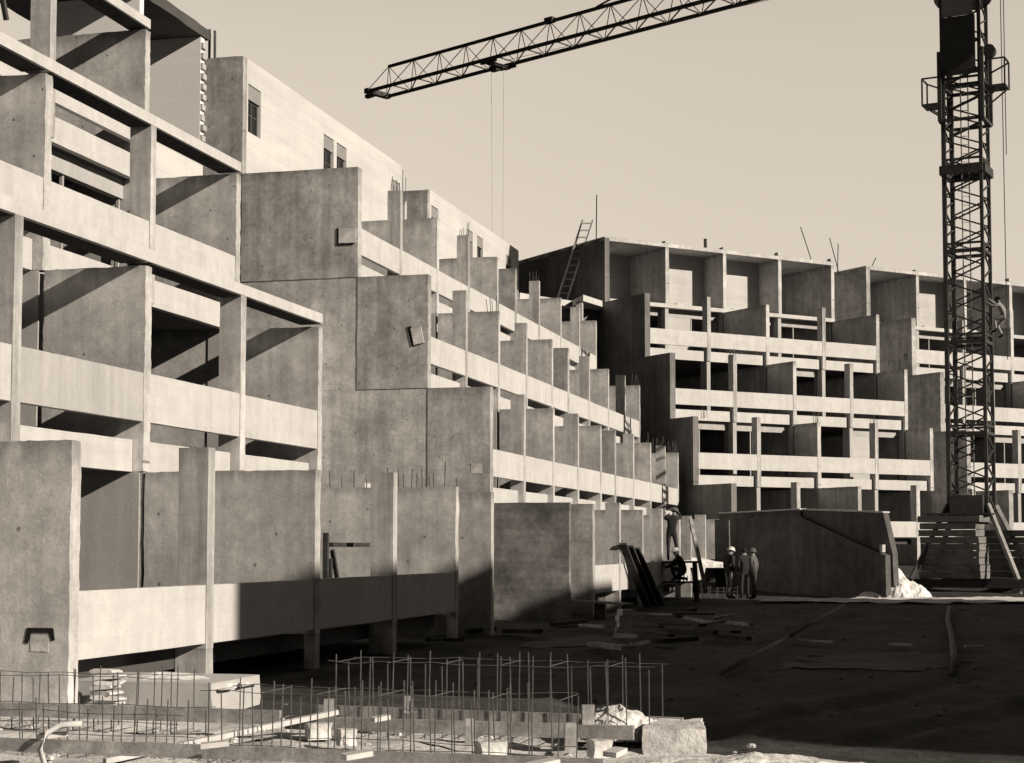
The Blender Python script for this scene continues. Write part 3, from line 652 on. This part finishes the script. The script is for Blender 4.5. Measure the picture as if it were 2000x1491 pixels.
MB().tube([(0.85, -0.2, 18.6), (0.85, 0.1, 18.6)], [0.22, 0.22], 16).build('rope_sheave', M['steel'], cr)
b = MB(); b.bar((1.25, 0.1, 8.0), (1.22, 0.1, 22), 0.025); b.bar((1.33, 0.1, 15), (1.32, 0.1, 22), 0.025); b.build('hoist_rope', M['steel'], cr)
MB().tube([(0, 0, 20.4), (0, 0, 20.55), (0, 0, 21.2), (0, 0, 21.3)], [0.9, 1.0, 1.0, 0.8], 24).build('slewing_ring', M['steel'], cr)
# jib
jd = cw(-6.43, 77.5)-cr.location; jd.z = 0; JL = jd.length; jd.normalize()
rot = Matrix.Rotation(-(TH-PSI), 3, 'Z'); jl = rot @ jd; jn = Vector((-jl.y, jl.x, 0)); ZJ = 22.68
def jp(t, s, z): v = jl*t+jn*s; return (v.x, v.y, ZJ+z)
JW, JH, NB = 0.62, 1.15, 18
for s in (-1, 1): MB().bar(jp(-1, s*JW, 0), jp(JL-0.2, s*JW, 0), 0.13).build('jib_bottom_chord', M['steel'], cr)
MB().bar(jp(-1, 0, JH), jp(JL-1.0, 0, JH), 0.12).build('jib_top_chord', M['steel'], cr)
b = MB(); st_ = (JL-1.0+0.8)/NB
for k in range(NB+1):
    t = JL-1.0-st_*k
    for s in (-1, 1):
        b.bar(jp(t, 0, JH), jp(t+st_/2, s*JW, 0), 0.032); b.bar(jp(t, 0, JH), jp(t-st_/2, s*JW, 0), 0.032)
    b.bar(jp(t+st_/2, -JW, 0), jp(t-st_/2, JW, 0), 0.045); b.bar(jp(t-st_/2, -JW, 0), jp(t-st_/2, JW, 0), 0.045)
b.build('jib_lattice', M['steel'], cr)
b = MB(); b.bar(jp(JL-0.25, -JW-0.1, 0.02), jp(JL-0.25, JW+0.1, 0.02), 0.28, 0.22); b.bar(jp(JL-0.4, 0, 0.05), jp(JL+0.5, 0, 0.0), 0.22, 0.16); b.build('jib_nose', M['steel'], cr)
for k in (6, 9): MB().bar(jp(JL-1.0-st_*k-0.22, 0, JH+0.05), jp(JL-1.0-st_*k+0.22, 0, JH+0.05), 0.26, 0.22).build('chord_joint', M['steel'], cr)
tt = JL*0.735
b = MB(); b.bar(jp(tt-0.45, -JW, -0.12), jp(tt+0.45, -JW, -0.12), 0.11); b.bar(jp(tt-0.45, JW, -0.12), jp(tt+0.45, JW, -0.12), 0.11); b.bar(jp(tt, -JW, -0.16), jp(tt, JW, -0.16), 0.3, 0.12); b.bar(jp(tt+0.0, 0, -0.26), jp(tt+0.4, 0, -0.26), 0.25, 0.22); b.build('trolley', M['steel'], cr)
for s in (0.42, -0.32): MB().tube([jp(tt+s, 0, -0.3), jp(tt+s*0.8, 0, -9.2)], 0.007, 5).build('hanging_rope', M['steell'], cr)
MB().tube([jp(tt-0.6, 0.2, -0.1), jp(4, 0.2, -0.55)], 0.01, 5).build('trolley_rope', M['steel'], cr)
# tower head and counter jib above the frame
MB().bar((0, 0, 21.3), (0, 0, 26.5), 0.5).build('tower_head', M['steel'], cr)
MB().bar(jp(-1, 0, 0.1), jp(-8, 0, 0.1), 1.0, 0.3).build('counter_jib', M['steel'], cr); MB().bar(jp(-6.5, 0, -0.6), jp(-8, 0, -0.6), 1.2, 1.3).build('counterweight', M['ballast'], cr)
MB().bar(jp(0, 0, 4.8), jp(JL*0.55, 0, JH+0.06), 0.06).build('tie_rod', M['steel'], cr); MB().bar(jp(0, 0, 4.8), jp(-7.5, 0, 0.25), 0.06).build('tie_rod', M['steel'], cr)
# base frame, struts and ballast
for s in (-1, 1):
    MB().box(-2.0, 2.0, s*1.05-0.14, s*1.05+0.14, 0.32, 0.60).build('base_beam', M['steel'], cr)
    MB().box(s*1.35-0.14, s*1.35+0.14, -0.90, 0.90, 0.33, 0.59).build('cross_beam', M['steel'], cr)
    for q in (-1, 1):
        MB().bar((s*1.75, q*1.45, 0.6), (s*0.66, q*0.66, 3.1), 0.13).build('strut', M['steell'] if s > 0 else M['steel'], cr)
        MB().tube([(s*1.6, q*1.05-0.1, 0.16), (s*1.6, q*1.05+0.1, 0.16)], 0.17, 14).build('bogie_wheel', M['steell'], cr)
for s, x0, x1, top, nl in ((-1, -1.22, 0.85, 2.72, 9), (1, -0.9, 1.75, 2.25, 7)):
    hh = (top-0.62)/nl
    for k in range(nl):
        r3 = random.Random(k*7+s); y0 = -1.45 if s < 0 else 0.72
        MB().box(x0+r3.uniform(-0.06, 0.05), x1+r3.uniform(-0.10, 0.10), y0+r3.uniform(-0.05, 0.05), y0+0.74, 0.62+hh*k+0.012, 0.62+hh*(k+1)-0.012).build('ballast_slab', M['ballast'], cr, rough=0.03, cuts=0.12).rotation_euler = (0, 0, R(-13))
MB().box(-1.3, 0.9, -1.4, -0.6, 2.74, 2.80).build('ballast_deck', M['steel'], cr)
MB().box(-0.55, 0.55, -0.95, -0.6, 2.81, 3.40).build('motor_box', M['steel'], cr)

KC = 62.0/57.3
cr.scale = (KC,)*3; cr.location = Vector((0, 0, H))+(cr.location-Vector((0, 0, H)))*KC

# ------------------------------------------------------------------ ladder and rods on the rear wing
la = empty('ladder', 'wooden ladder leaning on the dark end wall of the rear wing', 'ladder', at(1092, 80.5, 13.0))
pa, pb = at(1092, 80.5, 13.0)-la.location, at(1150, 80.0, 17.3)-la.location
hx = Vector((cT, sT, 0))*0.24
for s in (-1, 1): MB().bar(pa+hx*s, pb+hx*s, 0.09).build('rail', M['sack'], la)
for k in range(13):
    p = pa.lerp(pb, (k+0.5)/13); MB().bar(p-hx, p+hx, 0.06).build('rung', M['timber'], la)
for (px, zc, z0, z1, dx, lab) in ((1166, 79.5, 16.0, 18.4, 0.03, 'tall thin rod standing at the corner of the rear wing roof'), (1593, 86, 16.1, 18.1, -0.62, 'long leaning rod on the rear wing roof left of two others'),
                             (1641, 88, 16.1, 17.6, 0.05, 'upright rod at the end of the rear wing roof'), (1643, 88, 16.1, 17.9, -0.45, 'leaning rod beside the upright one at the roof end'),
                             (1697, 90, 16.1, 17.2, 0.55, 'thin leaning rod on the roof of the farther wing'), (1381, 82, 16.1, 16.75, 0.0, 'short thick dark stub pipe standing on the rear wing roof')):
    th = 0.14 if 'stub' in lab else 0.045
    a_ = at(px, zc, z0); o = MB().bar(a_, a_+Vector((dx*cT, dx*sT, z1-z0)), th).build('roof_rod', M['steel']); tag(o, lab, 'rod')

# ------------------------------------------------------------------ people
BASE = dict(pelvis=(0,0,.95), spine=(0,0,1.14), chest=(0,.0,1.36), neck=(0,.01,1.50), head=(0,.03,1.60), crown=(0,.02,1.70), nose=(0,.125,1.60),
    lsh=(-.19,0,1.42), lel=(-.25,-.03,1.14), lwr=(-.26,.06,.90), lha=(-.26,.09,.81), rsh=(.19,0,1.42), rel=(.25,-.03,1.14), rwr=(.26,.06,.90), rha=(.26,.09,.81),
    lhi=(-.10,0,.90), lkn=(-.11,.02,.50), lan=(-.11,-.02,.09), lto=(-.12,.15,.04), rhi=(.10,0,.90), rkn=(.11,.02,.50), ran=(.11,-.02,.09), rto=(.12,.15,.04))
RAD = dict(pelvis=.145, spine=.135, chest=.155, neck=.062, head=.100, crown=.075, nose=.018, sh=.075, el=.055, wr=.040, ha=.042, hi=.095, kn=.066, an=.050, to=.040)
def person(label, loc, rz, pose=None, jacket='cloth', trousers='cloth', helmet=None, scale=0.97):
    J = dict(BASE); J.update(pose or {}); names = list(J); vs = [J[k] for k in names]; rad = [RAD.get(k) or RAD[k[1:]] for k in names]
    reg = {k: 't' for k in names}
    for k in names:
        if k in ('neck', 'head', 'crown', 'nose') or k[1:] == 'ha': reg[k] = 's'
        if k[1:] in ('hi', 'kn'): reg[k] = 'l'
        if k[1:] in ('an', 'to'): reg[k] = 'f'
    ed = [('pelvis','spine'),('spine','chest'),('chest','neck'),('neck','head'),('head','crown'),('head','nose')]
    for s in 'lr': ed += [('chest',s+'sh'),(s+'sh',s+'el'),(s+'el',s+'wr'),(s+'wr',s+'ha'),('pelvis',s+'hi'),(s+'hi',s+'kn'),(s+'kn',s+'an'),(s+'an',s+'to')]
    es = [(names.index(a), names.index(c)) for a, c in ed]
    for s in 'lr':                                     # four fingers and a thumb on each palm
        w, h = Vector(J[s+'wr']), Vector(J[s+'ha']); d = (h-w).normalized(); side = d.cross(Vector((1, 0.2, 0.1))).normalized(); pal = side.cross(d)
        for q, ln_ in enumerate((0.062, 0.072, 0.068, 0.052)):
            base = h+side*(0.030-0.020*q); t1 = base+d*ln_*0.6+pal*0.008; t2 = base+d*ln_+pal*0.028
            i = len(vs); vs += [t1, t2]; rad += [.0095, .0080]; es += [(names.index(s+'ha'), i), (i, i+1)]
        th = w.lerp(h, 0.5)+side*0.045; i = len(vs); vs += [th, th+d*0.045+pal*0.01]; rad += [.013, .010]; es += [(names.index(s+'ha'), i), (i, i+1)]
    me = bpy.data.meshes.new('person'); me.from_pydata([tuple(v) for v in vs], es, [])
    tmp = bpy.data.objects.new('tmp', me); COL.objects.link(tmp)
    sk = tmp.modifiers.new('skin', 'SKIN'); sk.use_smooth_shade = True
    sl = me.skin_vertices[0].data
    for v, q in zip(sl, rad): v.radius = (q, q)
    sl[0].use_root = True
    tmp.modifiers.new('sub', 'SUBSURF').render_levels = 2; tmp.modifiers['sub'].levels = 2
    dg = bpy.context.evaluated_depsgraph_get(); ev = tmp.evaluated_get(dg); nm = bpy.data.meshes.new_from_object(ev)
    bpy.data.objects.remove(tmp); nm.name = 'person'
    nm.materials.clear(); order = 'stlf'
    for k in ('skin', jacket, trousers, 'hair'): nm.materials.append(M[k])
    pts = [(Vector(J[k]), reg[k], (RAD.get(k) or RAD[k[1:]])) for k in names] + [(Vector(J[s+'el']).lerp(Vector(J[s+'wr']), 0.6), 't', .045) for s in 'lr'] + [(Vector(J[s+'kn']).lerp(Vector(J[s+'an']), 0.6), 'l', .055) for s in 'lr'] + [(Vector(J[s+'hi']).lerp(Vector(J[s+'kn']), 0.5), 'l', .08) for s in 'lr']
    for p in nm.polygons:
        c = p.center; k = min(pts, key=lambda q: (q[0]-c).length-q[2]); p.material_index = order.index(k[1]); p.use_smooth = True
    o = bpy.data.objects.new('person', nm); COL.objects.link(o); o.location = loc; o.rotation_euler = (0, 0, rz); o.scale = (scale,)*3
    tag(o, label, 'person', 'building workers')
    hd, cn = Vector(J['head']), Vector(J['crown']); up = (cn-hd).normalized()
    b = MB(); n = 20; prof = [(0.150, 0.0), (0.150, 0.008), (0.122, 0.018), (0.118, 0.06), (0.095, 0.105), (0.055, 0.13), (0.008, 0.137)] if helmet else [(0.100, -0.035), (0.106, 0.0), (0.100, 0.05), (0.075, 0.085), (0.03, 0.105), (0.005, 0.108)]
    q = up.to_track_quat('Z', 'Y'); c0 = hd+up*0.045
    for rr_, zz in prof:
        for k in range(n):
            t = 2*math.pi*k/n; b.v.append(tuple(c0+q @ Vector((rr_*0.92*math.cos(t), rr_*1.05*math.sin(t), zz))))
    for lv in range(len(prof)-1): b.f += [(lv*n+k, lv*n+(k+1) % n, (lv+1)*n+(k+1) % n, (lv+1)*n+k) for k in range(n)]
    b.f.append(tuple(range(n))[::-1])
    b.build('helmet' if helmet else 'hair', M['helmet'] if helmet == 'white' else (M['clothm'] if helmet else M['hair']), o, smooth=True)
    return o
person('man in white helmet and dark jacket, hand on hip, before the dark ramp wall', at(1424, 55.2, -0.03), TH+R(-60), dict(rel=(.34,-.12,1.16), rwr=(.20,.02,1.0), rha=(.15,.06,.97), head=(0,.06,1.59), crown=(0,.09,1.69), nose=(0,.15,1.55)), 'cloth', 'clothl', 'white')
person('man in dark clothes standing with his back turned between two others', at(1453, 55.8, -0.03), TH+R(15), dict(lwr=(-.2,.12,1.0), lha=(-.14,.17,.97)), 'cloth', 'cloth', None, 0.95)
person('man in pale cap with sunlit shoulder, rightmost of the group by the ramp', at(1470, 54.8, -0.03), TH+R(60), dict(rel=(.27,-.05,1.15)), 'clothm', 'clothm', 'pale', 0.94)
person('man on the trestle reaching up to the wall top, seen from behind', at(1311, 52.4, 1.24), TH+R(-12), dict(spine=(0,.02,1.14), chest=(.03,.08,1.36), neck=(.06,.12,1.49), head=(.09,.15,1.58), crown=(.11,.18,1.67), nose=(.10,.24,1.56), lel=(-.22,.26,1.40), lwr=(-.16,.44,1.52), lha=(-.14,.51,1.55), rel=(.28,.28,1.42), rwr=(.22,.46,1.54), rha=(.2,.53,1.56), rkn=(.15,.06,.5), ran=(.20,-.04,.09), rto=(.22,.13,.04)), 'cloth', 'cloth', 'pale', 0.94)
CR = dict(pelvis=(0,-.1,.34), spine=(0,-.02,.52), chest=(0,.08,.70), neck=(0,.14,.82), head=(0,.18,.91), crown=(0,.20,1.01), nose=(0,.28,.89), lsh=(-.19,.08,.74), rsh=(.19,.08,.74), lel=(-.26,.26,.56), rel=(.26,.26,.56), lwr=(-.12,.42,.48), rwr=(.12,.42,.48), lha=(-.08,.50,.46), rha=(.08,.50,.46),
    lhi=(-.1,-.08,.32), rhi=(.1,-.08,.32), lkn=(-.16,.30,.44), rkn=(.16,.24,.10), lan=(-.15,.16,.09), ran=(.14,-.16,.09), lto=(-.16,.32,.04), rto=(.14,-.10,.02))
person('crouching man in white helmet on the trestle beside the reaching man', at(1330, 52.0, 0.62), TH+R(70), CR, 'cloth', 'cloth', 'white', 0.95)
CL = dict(BASE); CL = dict(pelvis=(0,-.2,.62), spine=(0,-.14,.80), chest=(0,-.04,1.0), neck=(0,.02,1.13), head=(0,.05,1.23), crown=(0,.06,1.33), nose=(0,.15,1.22), lsh=(-.19,-.02,1.05), rsh=(.19,-.02,1.05), lel=(-.24,.16,.98), rel=(.24,.18,1.12), lwr=(-.2,.34,1.10), rwr=(.2,.36,1.28), lha=(-.19,.41,1.15), rha=(.19,.43,1.33),
    lhi=(-.1,-.18,.60), rhi=(.1,-.18,.60), lkn=(-.14,.14,.52), rkn=(.14,.10,.30), lan=(-.13,.10,.10), ran=(.13,-.08,-.08), lto=(-.13,.26,.06), rto=(.13,.08,-.12))
person('man in pale shirt climbing the outside of the crane mast', at(1958, 61.7, 9.5), TH+R(62), CL, 'clothl', 'clothl', None, 1.0)

sb = empty('scaffold_frame', 'dark tubular bars standing in the topmost terrace opening at upper left', 'scaffold', (-D[3]-0.2, 24.0, 11.2))
MB().bar((0, -1.2, 0.65), (0, 1.55, -0.05), 0.07).build('tube', M['steel'], sb)
MB().bar((0, -0.4, 0.9), (0, 0.35, -0.9), 0.07).build('tube', M['steel'], sb)
MB().bar((-0.1, 1.5, -1.4), (-0.1, 1.5, 1.2), 0.07).build('tube', M['steel'], sb)

# dried mud, ruts and debris over the shaded yard
p = [gp(1545, 1300), gp(1560, 1276), gp(1700, 1270), gp(1850, 1274), gp(1880, 1290), gp(1790, 1306), gp(1640, 1308)]
sheet('mud', M['mud'], [(q.x, q.y) for q in p], 0.012, 0.16, 0.012, 41)
p = [gp(1010, 1262), gp(1060, 1244), gp(1180, 1238), gp(1210, 1250), gp(1120, 1262)]
sheet('mud', M['mud'], [(q.x, q.y) for q in p], 0.012, 0.18, 0.012, 47)
rr_ = random.Random(12)
spots_ = [(1270, 1198, 90), (1300, 1194, 110), (1345, 1197, 90), (1385, 1218, 60), (1260, 1225, 60), (1320, 1246, 70), (1440, 1220, 50), (1430, 1244, 60), (870, 1250, 60), (1190, 1262, 70), (1295, 1205, 60), (1330, 1222, 80), (1365, 1212, 55), (1350, 1236, 90), (1285, 1238, 50), (1410, 1206, 40), (1400, 1228, 70), (1110, 1214, 60), (1160, 1226, 50), (1020, 1238, 60), (940, 1232, 50), (1255, 1256, 40)]
where = ('right of the pale block pile', 'before the work trestle', 'in front of the workers')
for k, (px, py, w) in enumerate(spots_):
    a, c = gp(px-w/2, py+rr_.uniform(-6, 6), 0.06), gp(px+w/2, py+rr_.uniform(-6, 6), 0.06+rr_.uniform(0, 0.12))
    board(a, c, rr_.uniform(0.08, 0.2), rr_.uniform(0.04, 0.08), M['timberd' if k % 3 else 'timber'], 'weathered plank lying in the shaded yard between the foundation and the workers', 'loose_plank', 'plank', 'loose planks in the shaded yard')
b = MB()
for _ in range(520):
    x, y = rr_.uniform(-8, 11), rr_.uniform(15, 48)
    stone(b, (x, y, ground_z(x, y)-0.01), rr_.uniform(0.012, 0.045))
for _ in range(160):
    x, y = rr_.uniform(-3, 4), rr_.uniform(12.5, 18); stone(b, (x, y, ground_z(x, y)-0.01), rr_.uniform(0.006, 0.018))
o = b.build('yard_stones', M['mud']); o['kind'] = 'stuff'; o['label'] = 'dull stones and clods scattered over the dark shaded yard'; o['category'] = 'stones'
# timber frame left in a ground floor bay
sh = empty('shoring_frame', 'dark timber frame propped inside the shaded ground floor bay', 'frame', (-9.35, 24.72, 0.46))
for y in (0.0, 0.16): MB().box(-0.04, 0.04, y-0.035, y+0.035, 0, 1.42-2.5*y).build('upright', M['timberd'], sh)
MB().box(-0.04, 0.04, 0.22, 2.2, 1.20, 1.27).build('crossbar', M['timberd'], sh)
MB().bar((0, 0.28, 1.15), (0, 0.62, 0.5), 0.06).build('brace', M['timberd'], sh)
